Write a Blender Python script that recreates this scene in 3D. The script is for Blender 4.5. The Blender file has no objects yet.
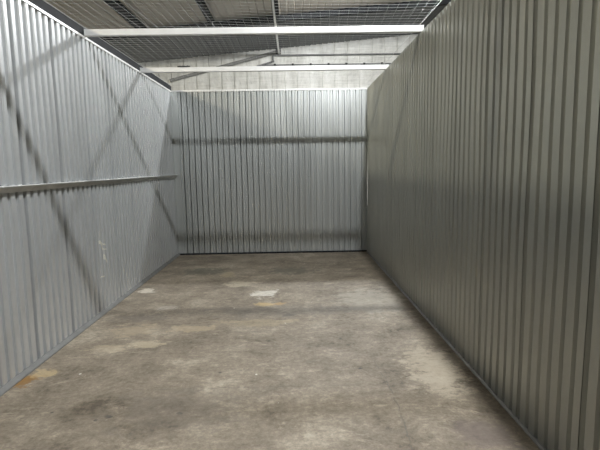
import bpy, bmesh, math, random
from mathutils import Matrix, Vector
random.seed(7)
sc = bpy.context.scene
COL = sc.collection

# ------------------------------------------------------------------ camera
F_PX, PITCH, YAW, ROLL, EYE = 468.1, -0.1237, -0.0149, 0.0162, 1.613
cy, sy = math.cos(YAW), math.sin(YAW); cp, sp = math.cos(PITCH), math.sin(PITCH); cr, sr = math.cos(ROLL), math.sin(ROLL)
R = Matrix(((cy,-sy,0),(sy,cy,0),(0,0,1))) @ Matrix(((1,0,0),(0,cp,-sp),(0,sp,cp))) @ Matrix(((cr,0,sr),(0,1,0),(-sr,0,cr)))
right, fwd, up = R.col[0], R.col[1], R.col[2]
cd = bpy.data.cameras.new('camera'); cam = bpy.data.objects.new('camera', cd); COL.objects.link(cam)
M4 = Matrix((( right[0], up[0], -fwd[0], 0),(right[1], up[1], -fwd[1], 0),(right[2], up[2], -fwd[2], EYE),(0,0,0,1)))
cam.matrix_world = M4
cd.sensor_fit = 'HORIZONTAL'; cd.sensor_width = 36; cd.lens = F_PX/600*36; cd.clip_start = .05
sc.camera = cam

# ------------------------------------------------------------------ world, exposure, lamps
w = bpy.data.worlds.new('world'); sc.world = w; w.use_nodes = True
w.node_tree.nodes['Background'].inputs[0].default_value = (.8,.86,.95,1)
w.node_tree.nodes['Background'].inputs[1].default_value = .02
sc.view_settings.view_transform = 'Standard'; sc.view_settings.look = 'None'
sc.view_settings.gamma = 1; sc.view_settings.exposure = -.47
LAMPS = [  # x, y, z, watts, colour
    (1.56, 11.0, 6.02, 1900, (.95,.98,1.0)),
    (1.56, 1.00, 6.33, 2550, (.95,.98,1.0)),
    (-7.0, 2.9, 5.35, 1700, (1.0,.93,.74)),
]
def lamp_light(name, loc, watts, colr, parent, size=.11):
    l = bpy.data.lights.new(name, 'POINT'); l.energy = watts; l.color = colr; l.shadow_soft_size = size
    o = bpy.data.objects.new(name, l); COL.objects.link(o); o.location = loc; o.parent = parent
    return o

# ------------------------------------------------------------------ helpers
def link(name, bm, mat, parent=None, smooth=False):
    me = bpy.data.meshes.new(name); bmesh.ops.recalc_face_normals(bm, faces=bm.faces) if smooth != 'keep' else None
    bm.to_mesh(me); bm.free()
    if smooth is True:
        for p in me.polygons: p.use_smooth = True
    me.materials.append(mat)
    o = bpy.data.objects.new(name, me); COL.objects.link(o)
    if parent: o.parent = parent
    return o
def tag(o, label, cat, group=None):
    o['label'] = label; o['category'] = cat
    if group: o['group'] = group
    return o
def structure(o): o['kind'] = 'structure'; return o
def empty(name, loc):
    o = bpy.data.objects.new(name, None); COL.objects.link(o); o.location = loc; o.empty_display_size = .1
    return o
def box(bm, x0,x1,y0,y1,z0,z1):
    v = [bm.verts.new((x,y,z)) for x in (x0,x1) for y in (y0,y1) for z in (z0,z1)]
    for f in ((0,1,3,2),(4,6,7,5),(0,4,5,1),(2,3,7,6),(0,2,6,4),(1,5,7,3)): bm.faces.new([v[i] for i in f])
def prism(bm, pts, a0, a1, axis, closed=True):
    """extrude a 2-D outline along an axis ('x': pts are (y,z); 'y': pts are (x,z))."""
    def mk(p,a): return (a,p[0],p[1]) if axis=='x' else ((p[0],a,p[1]) if axis=='y' else (p[0],p[1],a))
    A=[bm.verts.new(mk(p,a0)) for p in pts]; B=[bm.verts.new(mk(p,a1)) for p in pts]
    n=len(pts)
    for i in range(n if closed else n-1):
        j=(i+1)%n; bm.faces.new((A[i],A[j],B[j],B[i]))
    if closed: bm.faces.new(A); bm.faces.new(B[::-1])
def tube(bm, p0, p1, r, n=8):
    p0=Vector(p0); p1=Vector(p1); d=(p1-p0).normalized()
    a=d.orthogonal().normalized(); b=d.cross(a)
    A=[];B=[]
    for i in range(n):
        t=2*math.pi*i/n; o=a*math.cos(t)*r+b*math.sin(t)*r
        A.append(bm.verts.new(p0+o)); B.append(bm.verts.new(p1+o))
    for i in range(n): bm.faces.new((A[i],A[(i+1)%n],B[(i+1)%n],B[i]))
    bm.faces.new(A); bm.faces.new(B[::-1])
def lathe(bm, prof, n=24):
    rings=[[bm.verts.new((r*math.cos(2*math.pi*i/n), r*math.sin(2*math.pi*i/n), z)) for i in range(n)] for r,z in prof]
    for a,b in zip(rings,rings[1:]):
        for i in range(n): bm.faces.new((a[i],a[(i+1)%n],b[(i+1)%n],b[i]))
    bm.faces.new(rings[0]); bm.faces.new(rings[-1])

# ------------------------------------------------------------------ materials
class NT:
    def __init__(s, name):
        s.m = bpy.data.materials.new(name); s.m.use_nodes = True; s.t = s.m.node_tree; s.n = s.t.nodes
        s.b = s.n['Principled BSDF']
    def node(s, t, **kw):
        n = s.n.new(t)
        for k,v in kw.items():
            if k.startswith('i_'):
                key = k[2:]; key = int(key) if key.isdigit() else key
                n.inputs[key].default_value = v
            else: setattr(n,k,v)
        return n
    def l(s, a, b): s.t.links.new(a, b)
    def math(s, op, a, b=None, c=None, clamp=False):
        n = s.n.new('ShaderNodeMath'); n.operation = op; n.use_clamp = clamp
        for i,v in enumerate((a,b,c)):
            if v is None: continue
            if hasattr(v,'links') or hasattr(v,'is_output'): s.l(v, n.inputs[i])
            else: n.inputs[i].default_value = v
        return n.outputs[0]
    def mix(s, f, a, b, mode='MIX'):
        n = s.n.new('ShaderNodeMix'); n.data_type='RGBA'; n.blend_type=mode
        for k,v in ((0,f),(6,a),(7,b)):
            if hasattr(v,'is_output'): s.l(v, n.inputs[k])
            else: n.inputs[k].default_value = v
        return n.outputs[2]
    def pos(s):
        return s.node('ShaderNodeTexCoord').outputs['Object']
    def noise(s, vec, scale, detail=4, rough=.55, sc3=None, out='Fac', dist=0):
        if sc3:
            mp = s.node('ShaderNodeMapping'); mp.inputs['Scale'].default_value = sc3; s.l(vec, mp.inputs[0]); vec = mp.outputs[0]
        n = s.node('ShaderNodeTexNoise'); s.l(vec, n.inputs['Vector'])
        n.inputs['Scale'].default_value = scale; n.inputs['Detail'].default_value = detail; n.inputs['Roughness'].default_value = rough
        n.inputs['Distortion'].default_value = dist
        return n.outputs[out]
    def ramp(s, f, stops):
        n = s.node('ShaderNodeValToRGB'); e = n.color_ramp.elements
        while len(e) < len(stops): e.new(.5)
        for k,(p,c) in zip(e, stops): k.position = p; k.color = c if len(c)==4 else (*c,1)
        s.l(f, n.inputs[0]); return n.outputs[0]
    def bump(s, h, strength=.2, dist=.01):
        n = s.node('ShaderNodeBump'); n.inputs['Strength'].default_value=strength; n.inputs['Distance'].default_value=dist
        s.l(h, n.inputs['Height']); s.l(n.outputs[0], s.b.inputs['Normal'])
def sheet_metal(name, base, metallic, rough, scratch=None, streak=.09):
    s = NT(name); p = s.pos()
    n1 = s.noise(p, 1.0, 5, .6, (2.2,2.2,.35)); n2 = s.noise(p, 60, 2, .5, (1,1,.5)); n3 = s.noise(p, 1, 3, .5, (14,14,.25))
    v = s.math('ADD', s.math('MULTIPLY', s.math('SUBTRACT', n1, .5), streak*1.6), s.math('MULTIPLY', s.math('SUBTRACT', n2, .5), .10))
    v = s.math('ADD', v, s.math('MULTIPLY', s.math('SUBTRACT', n3, .5), streak))
    v = s.math('ADD', v, 1.0)
    cm = s.node('ShaderNodeCombineColor')
    for i in range(3): s.l(s.math('MULTIPLY', v, base[i]), cm.inputs[i])
    col = cm.outputs[0]; met = metallic
    if scratch:
        # long thin scuffs: distance from each segment in the (y,z) plane of the wall
        sep = s.node('ShaderNodeSeparateXYZ'); s.l(p, sep.inputs[0])
        wob = s.math('MULTIPLY', s.math('SUBTRACT', s.noise(p, 22, 3), .5), .05)
        total = None
        for (y0,z0,y1,z1,wd) in scratch:
            dy,dz = y1-y0, z1-z0; L2 = dy*dy+dz*dz
            a = s.math('SUBTRACT', s.math('ADD', sep.outputs[1], wob), y0); b = s.math('SUBTRACT', sep.outputs[2], z0)
            t = s.math('MULTIPLY', s.math('ADD', s.math('MULTIPLY', a, dy), s.math('MULTIPLY', b, dz)), 1/L2, clamp=True)
            ex = s.math('SUBTRACT', a, s.math('MULTIPLY', t, dy)); ez = s.math('SUBTRACT', b, s.math('MULTIPLY', t, dz))
            d = s.math('SQRT', s.math('ADD', s.math('MULTIPLY', ex, ex), s.math('MULTIPLY', ez, ez)))
            m = s.math('LESS_THAN', d, wd)
            total = m if total is None else s.math('MAXIMUM', total, m)
        rag = s.math('GREATER_THAN', s.noise(p, 45, 3), .36)
        total = s.math('MULTIPLY', total, rag)
        col = s.mix(total, col, (.88,.86,.78,1))
    s.l(col, s.b.inputs['Base Color'])
    s.b.inputs['Metallic'].default_value = metallic
    s.l(s.math('ADD', s.math('MULTIPLY', n1, .18), rough-.09), s.b.inputs['Roughness'])
    nb = s.noise(p, 1, 3, .5, (5,5,1.1)); s.bump(nb, .16, .012)
    return s.m
def plain(name, base, metallic=0., rough=.6, var=.15, scale=8, spec=.5):
    s = NT(name); p = s.pos(); n = s.noise(p, scale, 4)
    col = s.ramp(n, [(.3, tuple(c*(1-var) for c in base)), (.7, tuple(min(1,c*(1+var)) for c in base))])
    s.l(col, s.b.inputs['Base Color']); s.b.inputs['Metallic'].default_value = metallic; s.b.inputs['Roughness'].default_value = rough; s.b.inputs['Specular IOR Level'].default_value = spec
    return s.m
SCR = [(5.19,.86,5.36,.56,.015),(5.25,.80,5.35,.76,.009),(5.16,.42,5.30,.41,.007),(5.30,.72,5.40,.70,.006)]
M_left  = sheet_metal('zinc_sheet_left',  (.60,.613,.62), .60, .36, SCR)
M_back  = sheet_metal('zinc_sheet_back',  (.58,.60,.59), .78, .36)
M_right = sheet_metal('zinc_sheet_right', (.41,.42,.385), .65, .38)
M_rail  = plain('galvanised_rail', (.50,.51,.50), .6, .4)
M_beam  = plain('galvanised_beam', (.86,.86,.85), .45, .42, .04)
M_dark  = plain('dark_galvanised', (.022,.024,.027), 0, .7, spec=.12)
M_base  = plain('base_channel_zinc', (.22,.22,.215), .5, .5)
M_steel = plain('painted_roof_steel', (.022,.023,.024), 0, .75, spec=.1)
M_pipe  = plain('grey_pipe', (.16,.165,.165), 0, .5)
M_brace = plain('grey_brace_tube', (.22,.22,.21), 0, .5)
M_wire  = plain('net_twine', (.50,.51,.50), 0, .5, .05)
M_screw = plain('screw_head', (.03,.03,.03), .2, .5)
M_lamp  = plain('lamp_housing_grey', (.25,.26,.27), .3, .4)

def roof_mat():
    s = NT('roof_underside'); p = s.pos()
    n = s.noise(p, 1.1, 5, .6, (1,.25,1)); n2 = s.noise(p, 9, 3)
    col = s.ramp(s.math('ADD', s.math('MULTIPLY', n, .8), s.math('MULTIPLY', n2, .2)), [(.3,(.42,.37,.30)),(.7,(.62,.57,.50))])
    s.l(col, s.b.inputs['Base Color']); s.b.inputs['Roughness'].default_value = .42; s.b.inputs['Metallic'].default_value = .3; return s.m
def outer_mat():
    s = NT('warehouse_wall_sheet'); p = s.pos()
    n = s.noise(p, 2.0, 5, .65, (1.5,1,.4)); n2 = s.noise(p, 3.0, 4, .7, (.5,1,5))
    f = s.math('ADD', s.math('MULTIPLY', n, .6), s.math('MULTIPLY', n2, .4))
    col = s.ramp(f, [(.34,(.46,.45,.41)),(.5,(.72,.71,.66)),(.62,(.88,.87,.83))])
    s.l(col, s.b.inputs['Base Color']); s.b.inputs['Roughness'].default_value = .5; s.b.inputs['Metallic'].default_value=.1
    return s.m
def floor_mat():
    s = NT('stained_concrete'); p = s.pos()
    sep = s.node('ShaderNodeSeparateXYZ'); s.l(p, sep.inputs[0]); X, Y = sep.outputs[0], sep.outputs[1]
    big = s.noise(p, .55, 6, .62, dist=.4); mid = s.noise(p, 2.6, 8, .72, (1,1.15,1), dist=.3); fine = s.noise(p, 22, 6, .7); grit = s.noise(p, 55, 6, .85)
    f = s.math('ADD', s.math('MULTIPLY', big, .34), s.math('MULTIPLY', mid, .38)); f = s.math('ADD', f, s.math('MULTIPLY', fine, .28))
    col = s.ramp(f, [(.40,(.085,.066,.043)),(.46,(.165,.134,.096)),(.53,(.235,.196,.145)),(.60,(.37,.318,.24))])
    # worn pale scuffs
    sc_ = s.ramp(s.noise(p, 3.4, 9, .78, (.85,1.3,1), dist=.5), [(.56,(0,0,0)),(.68,(1,1,1))])
    col = s.mix(s.math('MULTIPLY', sc_, .50), col, (.52,.45,.34,1))
    dk = s.ramp(s.noise(p, 1.9, 9, .76, (.9,1.1,3)), [(.58,(0,0,0)),(.74,(1,1,1))])
    col = s.mix(s.math('MULTIPLY', dk, .55), col, (.10,.085,.07,1))
    # fine grit and dark pits
    g = s.math('ADD', .30, s.math('MULTIPLY', grit, 1.4)); cc = s.node('ShaderNodeCombineColor')
    for i in range(3): s.l(g, cc.inputs[i])
    col = s.mix(1.0, col, cc.outputs[0], 'MULTIPLY')
    vor = s.node('ShaderNodeTexVoronoi'); s.l(p, vor.inputs['Vector']); vor.inputs['Scale'].default_value = 2.6
    pits = s.math('MULTIPLY', s.math('LESS_THAN', vor.outputs['Distance'], .035), .75)
    col = s.mix(pits, col, (.05,.045,.04,1))
    vo2 = s.node('ShaderNodeTexVoronoi'); mp = s.node('ShaderNodeMapping'); mp.inputs['Location'].default_value=(3.3,7.7,0); s.l(p, mp.inputs[0]); s.l(mp.outputs[0], vo2.inputs['Vector']); vo2.inputs['Scale'].default_value = 2.1
    col = s.mix(s.math('MULTIPLY', s.math('LESS_THAN', vo2.outputs['Distance'], .022), .8), col, (.75,.72,.66,1))
    # individual stains and one painted shadow band: (x, y, rx, ry, colour, strength, edge)
    w1 = s.math('MULTIPLY', s.math('SUBTRACT', s.noise(p, 9, 7, .78, (.7,1,1)), .5), 4.2)
    mot = s.math('ADD', .45, s.math('MULTIPLY', s.math('SUBTRACT', s.noise(p, 17, 6, .75, (.6,1.3,1)), .36), 4.2, clamp=True)); mot = s.math('MINIMUM', mot, 1.0)
    for (x,y,rx,ry,c,k) in STAINS_AND_SHADE:
        dx = s.math('MULTIPLY', s.math('SUBTRACT', X, x), 1/rx); dy = s.math('MULTIPLY', s.math('SUBTRACT', Y, y), 1/ry)
        d = s.math('SQRT', s.math('ADD', s.math('MULTIPLY', dx, dx), s.math('MULTIPLY', dy, dy)))
        d = s.math('ADD', d, w1)
        m = s.math('MULTIPLY', s.math('SUBTRACT', 1.05, d), 2.6, clamp=True); m = s.math('MULTIPLY', m, mot)
        col = s.mix(s.math('MULTIPLY', m, k), col, (*c,1))
    # hairline cracks and joints
    wob = s.math('MULTIPLY', s.math('SUBTRACT', s.noise(p, 9, 4, .6), .5), .06)
    gap = s.math('GREATER_THAN', s.noise(p, 12, 3), .45)
    for (x0,y0,x1,y1,wd) in CRACKS:
        dx,dy = x1-x0, y1-y0; L2 = dx*dx+dy*dy
        a = s.math('SUBTRACT', s.math('ADD', X, wob), x0); b = s.math('SUBTRACT', s.math('ADD', Y, wob), y0)
        t = s.math('MULTIPLY', s.math('ADD', s.math('MULTIPLY', a, dx), s.math('MULTIPLY', b, dy)), 1/L2, clamp=True)
        ex = s.math('SUBTRACT', a, s.math('MULTIPLY', t, dx)); ey = s.math('SUBTRACT', b, s.math('MULTIPLY', t, dy))
        d = s.math('SQRT', s.math('ADD', s.math('MULTIPLY', ex, ex), s.math('MULTIPLY', ey, ey)))
        col = s.mix(s.math('MULTIPLY', s.math('MULTIPLY', s.math('LESS_THAN', d, wd), gap), .5), col, (.09,.08,.07,1))
    s.l(col, s.b.inputs['Base Color'])
    s.l(s.math('SUBTRACT', .78, s.math('MULTIPLY', mid, .25)), s.b.inputs['Roughness'])
    s.bump(s.math('ADD', s.math('MULTIPLY', fine, .6), s.math('MULTIPLY', grit, .25)), .25, .006)
    return s.m
STAINS_AND_SHADE = [
    (-.38,5.89,.17,.20,(.66,.62,.54),.8),      # white filler patch
    (-.35,5.40,.15,.08,(.50,.36,.16),.7),
    (-.18,5.42,.07,.07,(.40,.26,.10),.7),
    (-.05,7.18,.42,.24,(.10,.09,.065),.8),      # dark oil marks at the back
    (-1.41,7.25,.40,.26,(.095,.09,.065),.8),
    (-2.10,3.50,.11,.10,(.22,.11,.02),.9),     # rust by the left wall
    (-2.02,3.62,.10,.09,(.50,.38,.20),.6),
    (-1.62,4.60,.26,.20,(.45,.36,.24),.4),
    (-1.39,4.21,.20,.10,(.54,.45,.31),.5),
    (-1.70,4.11,.20,.10,(.50,.41,.28),.4),
    (-1.06,4.60,.25,.12,(.48,.38,.24),.4),
    (-1.97,6.13,.12,.12,(.66,.60,.50),.75),
    (-1.48,5.34,.13,.10,(.42,.38,.32),.55),
    (-1.69,4.99,.34,.14,(.12,.10,.08),.6),
    (-.76,6.41,.22,.16,(.50,.44,.32),.5),
    (-1.0,7.0,.12,.2,(.46,.38,.22),.4),
    (1.14,2.62,.20,.18,(.12,.09,.08),.6),
    (-.06,4.98,.07,.05,(.07,.06,.05),.8),
    (-1.23,2.92,.035,.03,(.05,.045,.04),.8),
    (-.78,2.95,.025,.02,(.05,.045,.04),.7),
    (1.10,3.55,.22,.5,(.50,.43,.32),.5),
    (.91,5.5,.45,.6,(.46,.43,.36),.4),
    (-.4,4.75,.5,.12,(.42,.34,.20),.3),
    (.0,5.15,1.2,.22,(.13,.115,.095),.35),  # floor shadow of the nearest cross beam, painted as a dark band
    (-.8,3.0,.5,.3,(.14,.12,.10),.35),
]
CRACKS = [(-1.30,3.30,.75,3.29,.0035),(-.85,4.12,.30,4.06,.004),(.65,3.72,.68,3.36,.004),(.68,3.36,.69,3.02,.0045),(.69,3.02,.66,2.50,.005),
          (-1.62,5.18,-1.52,5.34,.006),(-1.52,5.34,-1.36,5.42,.006),(-1.36,5.42,-1.42,5.24,.006)]
M_outside = plain('low_bounce_concrete_outside', (.075,.07,.062), 0, .85); M_floor = floor_mat(); M_roof = roof_mat(); M_roof_shade = plain('shaded_roof_deck', (.050,.055,.057), .3, .5, spec=.3); M_outer = outer_mat()

# ------------------------------------------------------------------ the unit: floor and corrugated walls
YW = 19.0
XL, XR, D, H, Y0 = -2.175, 1.408, 8.735, 3.0, -1.2
bm = bmesh.new()
box(bm, -2.30, 1.52, -3, 8.85, -.15, 0)
structure(link('floor', bm, M_floor))
bm = bmesh.new()
for a in ((-13,-2.30,-6,YW),(1.52,11,-6,YW),(-2.30,1.52,8.85,YW),(-2.30,1.52,-6,-3)): box(bm, *a, -.15, 0)  # slab round the unit coloured dark to cut bounce light
structure(link('floor', bm, M_outside))

PITCH_R = .1057
def corr(u0, u1, seam0, seams=.634, RH=.021, prof=None, lap=True):
    """section of trapezoidal sheeting: list of (u, depth) from u0 to u1, with lapped seams"""
    pts=[]; k0=math.floor((u0-seam0)/seams)-1
    per=prof or [(.000,-.3),(.002,.80),(.018,1),(.058,.88),(.070,.1),(.076,-.3)]; NR_=6
    u=seam0+k0*seams
    while u<u1+seams:
        for j in range(NR_):
            b=u+j*seams/NR_
            q=seams/NR_/PITCH_R
            for a,h in per:
                jig = math.sin(b*91.7)*.0004+math.sin(b*37.1)*.0003
                pts.append((b+a*q+jig, h*RH*(1+.10*math.sin(b*53))))
            if j==0 and lap:   # lap: a sharp little step that leaves a dark joint
                pts[-len(per):]=[(b-.008,0),(b-.006,-.04),(b+.005,-.04),(b+.007,RH*.9)]+[(b+a,h*RH) for a,h in per[2 if per[0][1]==0 else 1:]]
        u+=seams
    pts=[p for p in pts if u0<=p[0]<=u1]
    pts=[(u0,0)]+pts+[(u1,0)]
    out=[pts[0]]
    for p in pts[1:]:
        if p[0]>out[-1][0]+.0005: out.append(p)
    return out
def corr_wall(name, mat, prof, place, z0, z1, nz, seed, amp=.004):
    """place(u, d, z) -> xyz ; the sheet has thickness and slight oil-canning"""
    bm=bmesh.new(); rng=random.Random(seed); ph=[rng.uniform(0,6) for _ in range(6)]
    T=.0012; grid=[[],[]]
    for s_ in (0,1):
        for k in range(nz+1):
            z=z0+(z1-z0)*k/nz; row=[]
            for u,d in prof:
                wv=amp*(math.sin(u*2.3+z*2.1+ph[0])*.5+math.sin(u*5.1-z*3.3+ph[1])*.35+math.sin(u*11.3+z*4.7+ph[2])*.3)
                du=.003*math.sin(z*3.9+u*4.1+ph[3])
                row.append(bm.verts.new(place(u+du, d+wv-s_*T, z)))
            grid[s_].append(row)
    n=len(prof)
    for k in range(nz):
        for i in range(n-1):
            a=grid[0]; bm.faces.new((a[k][i],a[k][i+1],a[k+1][i+1],a[k+1][i]))
            b=grid[1]; bm.faces.new((b[k][i],b[k+1][i],b[k+1][i+1],b[k][i+1]))
    for k in (0,nz):
        for i in range(n-1): bm.faces.new((grid[0][k][i],grid[0][k][i+1],grid[1][k][i+1],grid[1][k][i]))
    for i in (0,n-1):
        for k in range(nz): bm.faces.new((grid[0][k][i],grid[0][k+1][i],grid[1][k+1][i],grid[1][k][i]))
    return structure(link(name, bm, mat))
SEAM = D*.44-3*.61*1.04
wl = corr_wall('wall_left', M_left, corr(Y0, D-.02, SEAM), lambda u,d,z:(XL-.006+d,u,z), .012, H-.005, 14, 1)
wb = corr_wall('wall_back', M_back, corr(XL+.01, XR-.01, XL+.09, RH=.022, prof=[(0,1),(.034,1),(.042,.4),(.060,.4),(.068,1),(.086,1),(.0882,-1.9),(.1030,-1.9)], lap=False), lambda u,d,z:(u,D+.012-d,z), .012, H, 14, 2, .002)
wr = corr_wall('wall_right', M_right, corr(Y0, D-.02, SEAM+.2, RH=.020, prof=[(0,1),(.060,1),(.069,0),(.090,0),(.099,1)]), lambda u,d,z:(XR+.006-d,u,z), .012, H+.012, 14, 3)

def part(name, mat, parent, build):
    bm=bmesh.new(); build(bm); return link(name, bm, mat, parent)
# left wall: girt at half height, top purlin behind the sheet edge, capping, base channel
def girt(bm):   # Z-like section: top lip + drop face
    z=1.505
    prism(bm, [(XL+.004,z),(XL+.066,z),(XL+.070,z-.004),(XL+.068,z-.010),(XL+.034,z-.052),(XL+.030,z-.050),(XL+.030,z-.008),(XL+.004,z-.008)], Y0, D-.03, 'y')
part('mid_rail', M_rail, wl, girt)
def purl(bm):
    prism(bm, [(XL-.075,3.0),(XL-.004,3.0),(XL-.004,3.012),(XL+.014,3.012),(XL+.014,3.10),(XL-.075,3.10)], Y0, D+.02, 'y')
part('top_purlin', M_dark, wl, purl)
part('top_edge_trim', M_beam, wl, lambda bm: prism(bm, [(XL-.010,2.985),(XL+.016,2.985),(XL+.020,2.988),(XL+.020,3.010),(XL-.010,3.010)], Y0, D-.01, 'y'))
part('base_channel', M_base, wl, lambda bm: prism(bm, [(XL-.03,0.0),(XL+.040,0.0),(XL+.040,.008),(XL+.016,.045),(XL+.012,.045),(XL-.03,.02)], Y0, D-.03, 'y'))
part('base_channel', M_dark, wb, lambda bm: prism(bm, [(D-.024,0.0),(D+.03,0.0),(D+.03,.02),(D-.018,.03),(D-.024,.03)], XL+.02, XR-.02, 'x'))
part('top_edge_trim', M_beam, wb, lambda bm: prism(bm, [(D-.016,2.990),(D+.04,2.990),(D+.04,3.03),(D+.036,3.03),(D+.036,3.012),(D-.016,3.012)], XL+.02, XR-.02, 'x'))
part('corner_trim', M_back, wb, lambda bm: prism(bm, [(XL+.010,D-.05),(XL+.018,D-.05),(XL+.020,D-.018),(XL+.095,D-.018),(XL+.095,D-.012),(XL+.010,D-.012)], .03, 2.985, 'z'))
part('base_channel', M_base, wr, lambda bm: prism(bm, [(XR+.03,0.0),(XR-.030,0.0),(XR-.030,.006),(XR-.016,.012),(XR-.014,.016),(XR+.03,.02)], Y0, D-.03, 'y'))
part('top_purlin', M_rail, wr, lambda bm: prism(bm, [(XR+.012,2.93),(XR+.09,2.93),(XR+.09,3.03),(XR+.012,3.03)], Y0, D+.02, 'y'))
# screw heads along the far side's girt
def screw(parent, x,y,z,ax):
    bm=bmesh.new(); v=Vector(ax)*.006; tube(bm, Vector((x,y,z))-v, Vector((x,y,z))+v, .0065, 6)
    return link('screw', bm, M_screw, parent)
for i,y in enumerate([2.2+.305*k for k in range(14)]):
    screw(wr, XR-.001, y, 1.50+.004*math.sin(i*2.3), (1,0,0))
for i,x in enumerate([XL+.36+.265*k for k in range(12)]):
    screw(wb, x, D-.001, 1.43, (0,1,0))

# ------------------------------------------------------------------ the warehouse round the unit
YW = 19.0
RZ, RS = 6.256, .0883          # roof height over x=0 and its slope
def roof(x): return RZ+RS*x
bm=bmesh.new()
pts=[]; x=-13
while x<11:
    pts += [(x,roof(x)),(x+.17,roof(x)),(x+.185,roof(x)+.028),(x+.205,roof(x)+.028)]; x+=.22
prof=pts+[(11,roof(11)+.1),(-13,roof(-13)+.1)]
n=len(prof)
for i in range(len(pts)-1):
    pass
for k,(ya,yb,mt) in enumerate(((-6,15.05,M_roof),(15.05,YW+.1,M_roof_shade))):  # bay past the rafter gets a darker colour standing in for shade
    bm=bmesh.new()
    A=[bm.verts.new((p[0],ya,p[1])) for p in pts]; B=[bm.verts.new((p[0],yb,p[1])) for p in pts]
    A2=[bm.verts.new((p[0],ya,roof(p[0])+.08)) for p in pts]; B2=[bm.verts.new((p[0],yb,roof(p[0])+.08)) for p in pts]
    for i in range(len(pts)-1):
        bm.faces.new((A[i],A[i+1],B[i+1],B[i])); bm.faces.new((A2[i],B2[i],B2[i+1],A2[i+1]))
    structure(link('ceiling', bm, mt))
# rear warehouse wall: pans with narrow joints
bm=bmesh.new(); x=-13.0; pts=[]
while x<11:
    pts += [(x,YW),(x+.455,YW),(x+.459,YW+.06),(x+.486,YW+.06),(x+.490,YW)]; x+=.492
A=[bm.verts.new((p[0],p[1],0)) for p in pts]; B=[bm.verts.new((p[0],p[1],roof(p[0])+.05)) for p in pts]
for i in range(len(pts)-1): bm.faces.new((A[i],A[i+1],B[i+1],B[i]))
A2=[bm.verts.new((x,YW+.08,z)) for x,z in ((-13,0),(11,0),(11,roof(11)+.05),(-13,roof(-13)+.05))]; bm.faces.new(A2)
structure(link('wall_rear', bm, M_outer))
# side walls of the warehouse that close the space
for nm,xx in (('wall_far_left',-13.0),('wall_far_right',11.0)):
    bm=bmesh.new(); box(bm, xx-.05,xx+.05,-6,YW,0,roof(xx)); structure(link(nm,bm,M_outer))

# roof purlins (run away from the camera) and the rafter across them
def c_section(bm, x, y0, y1, zt, h, wd):
    t=.012
    prism(bm, [(x,zt),(x+wd,zt),(x+wd,zt-t),(x+t,zt-t),(x+t,zt-h+t),(x+wd,zt-h+t),(x+wd,zt-h),(x,zt-h)], y0, y1, 'y')
purl_spec=[(-6.95,'far left, mostly past the lit edge'),(-4.85,''),(-2.62,''),(-.62,''),(3.7,'')]
labs={-4.40:'dark steel roof purlin crossing the upper left corner, leftmost of those in view',
      -2.35:'dark steel roof purlin between the upper left corner one and the one beside the conduit',
      -.40:'dark steel roof purlin running beside the thin pale conduit'}
for x,lab in list(labs.items()):
    bm=bmesh.new(); c_section(bm, x, -6, 14.9, roof(x)-.001, .27, .09)
    tag(link('roof_purlin', bm, M_steel), lab, 'roof beam', 'roof purlins above the net')
bm=bmesh.new()
yr=15.05
for (a,b,c,d) in ((yr-.07,yr+.07,0,-.014),(yr-.006,yr+.006,-.014,-.17),(yr-.07,yr+.07,-.17,-.184)):
    v=[]
    for x in (-12.9,10.9):
        for y,z in ((a,c),(b,c),(b,d),(a,d)): v.append(bm.verts.new((x,y,roof(x)+z-.002)))
    for i in range(4): bm.faces.new((v[i],v[(i+1)%4],v[4+(i+1)%4],v[4+i]))
    bm.faces.new(v[:4]); bm.faces.new(v[4:][::-1])
tag(link('roof_rafter', bm, M_steel), 'dark steel rafter running left to right under the far part of the roof', 'roof beam')

# conduit under the roof, pipes and brace on the rear wall
def pipe(name, pts, r, mat, label, cat, parts=()):
    bm=bmesh.new()
    for a,b in zip(pts,pts[1:]): tube(bm,a,b,r,10)
    o=link(name,bm,mat); tag(o,label,cat); return o
pipe('conduit', [(-.43,-2,5.98),(-.43,YW-.2,5.98)], .035, M_beam, 'thin pale conduit hanging under the roof, running towards the rear wall', 'pipe')
br=empty('wall_brace', (-.45,YW-.15,6.0)); tag(br,'grey tubular brace slanting down to the left from the end of the conduit','brace')
def rel(o):
    for v in o.data.vertices: v.co -= br.location
    return o
bm=bmesh.new(); tube(bm,(-.50,YW-.10,6.06),(-4.7,YW-.10,5.03),.062,12); rel(link('brace_tube',bm,M_brace,br))
bm=bmesh.new(); box(bm,-.55,-.36,YW-.18,YW,5.99,6.18); rel(link('bracket',bm,M_steel,br))
def wall_pipe(pts, label):
    return pipe('wall_pipe', pts, .030, M_pipe, label, 'pipe')
wall_pipe([(-.67,YW-.1,5.68),(-.67,YW-.1,5.93),(5.2,YW-.1,5.93)], 'upper grey pipe along the rear wall, turning down at its left end')
wall_pipe([(-1.30,YW-.11,5.52),(-.62,YW-.11,5.71)], 'short sloping grey pipe stub under the upper pipe on the rear wall')
o=wall_pipe([(-1.1,YW-.05,5.57),(5.2,YW-.05,5.57)], 'lower grey pipe along the rear wall, just above the second cross beam')
for k in range(8):
    bm=bmesh.new(); x=-.6+.7*k; box(bm,x-.04,x+.04,YW-.09,YW,5.52,5.62); link('pipe_clip',bm,M_steel,o)

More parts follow.
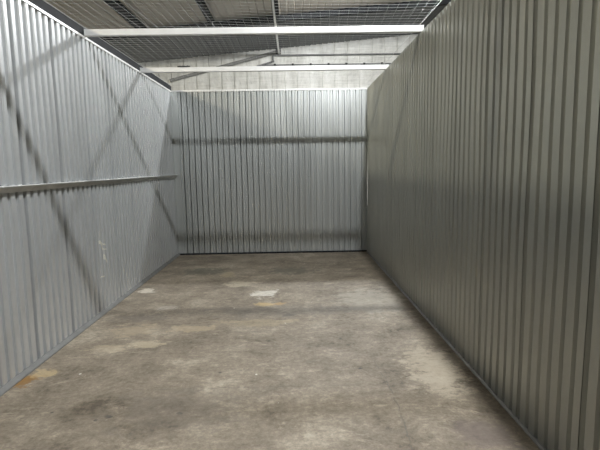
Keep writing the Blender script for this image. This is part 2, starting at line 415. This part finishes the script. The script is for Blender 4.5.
# ------------------------------------------------------------------ cross beams
def beam(y, z0, label):
    e=empty('cross_beam', (0,y,z0)); tag(e,label,'beam','cross beams spanning the unit')
    h,dp,t,r=.066,.05,.003,.006
    x0,x1=XL+.014, XR+.02
    bm=bmesh.new()
    prism(bm, [(-dp/2+r*.3,0),(dp/2-r*.3,0),(dp/2,r),(dp/2,h-r),(dp/2-r*.3,h),(-dp/2+r*.3,h),(-dp/2,h-r),(-dp/2,r)], x0, x1, 'x')
    link('beam_tube', bm, M_beam, e)
    for xx,s_ in ((x0,1),(x1,-1)):
        bm=bmesh.new(); box(bm, min(xx,xx+s_*.005),max(xx,xx+s_*.005), -dp/2-.008, dp/2+.008, -.012, h+.004)
        link('end_cleat', bm, M_rail, e)
    return e
beam(5.20, 3.020, 'wide white steel beam spanning the unit, the nearer of the two in view')
b2=beam(7.02, 2.998, 'thinner looking white steel beam near the back wall, farther of the two')
beam(3.15, 3.022, 'white steel beam overhead, nearest the camera and above the picture')
kt=bmesh.new()
for k in range(5):
    a=random.uniform(0,6); tube(kt,(-1.58+.03*k,6.99,3.068),(-1.58+.03*k+.012*math.cos(a),6.985,3.084),.004,5)
tube(kt,(-1.62,6.99,3.072),(-1.44,6.99,3.073),.008,6)
tag(link('cable_tie', kt, M_screw),'small black knot of cable ties on top of the farther white beam','cable tie')

# ------------------------------------------------------------------ netting
bm=bmesh.new()
cell=.088; NZ=3.097; rng=random.Random(3)
def sag(x,y):
    t=((y-1.2)/1.95 if y<3.15 else (y-3.15)/2.05 if y<5.2 else (y-5.2)/1.82 if y<7.02 else (y-7.02)/1.72)
    return NZ+.002-.008*math.sin(math.pi*t)*math.sin(math.pi*min(1,max(0,(x-XL)/(XR-XL))))+.002*math.sin(x*7+y*5)
def strand(pts, r):
    prev=None
    for p in pts:
        q=[bm.verts.new((p[0]+a*r if 1 else 0, p[1]+b*r, p[2]+c*r)) for a,b,c in ((.7,.7,-.6),(-.7,-.7,-.6),(0,0,1))]
        if prev:
            for i in range(3): bm.faces.new((prev[i],prev[(i+1)%3],q[(i+1)%3],q[i]))
        prev=q
def warp(x,y):   # the net is pulled slightly askew
    return x+.05*math.sin(y*1.3)+.02*math.sin(x*3+y), y+.04*math.sin(x*1.7+.5)+.05*(x)
x=XL+.03
NR=.0009
while x<XR-.01:
    pts=[]; y=.9
    while y<D+.01:
        wx,wy=warp(x,y); wx=min(max(wx,XL+.02),XR-.02); wy=min(wy,D-.005)
        pts.append((wx,wy,sag(wx,wy))); y+=cell*1.5
    strand(pts,NR); x+=cell
y=.95
while y<D:
    pts=[]; x=XL+.01
    while x<=XR+.001:
        wx,wy=warp(x,y); wx=min(max(wx,XL+.02),XR-.02); wy=min(wy,D-.005)
        pts.append((wx,wy,sag(wx,wy))); x+=cell*1.5
    wx,wy=warp(XR-.01,y); pts.append((XR-.012,min(wy,D-.005),sag(XR-.012,wy)))
    strand(pts,NR); y+=cell
# border ropes
strand([(XL+.018,.9+.3*k,NZ+.006) for k in range(27)],.003); strand([(XR-.014,.9+.3*k,NZ+.004) for k in range(27)],.003)
tag(link('overhead_net', bm, M_wire, None, 'keep'), 'pale square mesh netting stretched over the whole top of the unit', 'net')

# ------------------------------------------------------------------ lamps under the roof (their own light is set at the top)
lab=['grey high bay lamp under the roof behind the back wall, on the right','grey high bay lamp under the roof above and behind the camera, on the right','grey high bay lamp under the roof far out over the units on the left']
for (x,y,z,wt,c),lb in zip(LAMPS,lab):
    e=empty('high_bay_lamp',(x,y,z)); tag(e,lb,'lamp','high bay lamps')
    hb=bmesh.new(); lathe(hb,[(.05,.30),(.09,.28),(.10,.16),(.19,.15),(.20,.13),(.17,.125)],28); link('lamp_housing',hb,M_lamp,e)
    hk=bmesh.new(); tube(hk,(0,0,.29),(0,0,roof(x)-z+.02 if roof(x)-z>.3 else .31),.012,8); link('hanger_rod',hk,M_lamp,e)
    lamp_light('lamp_bulb_light',(0,0,0),wt,c,e,.11 if x>0 else .16)
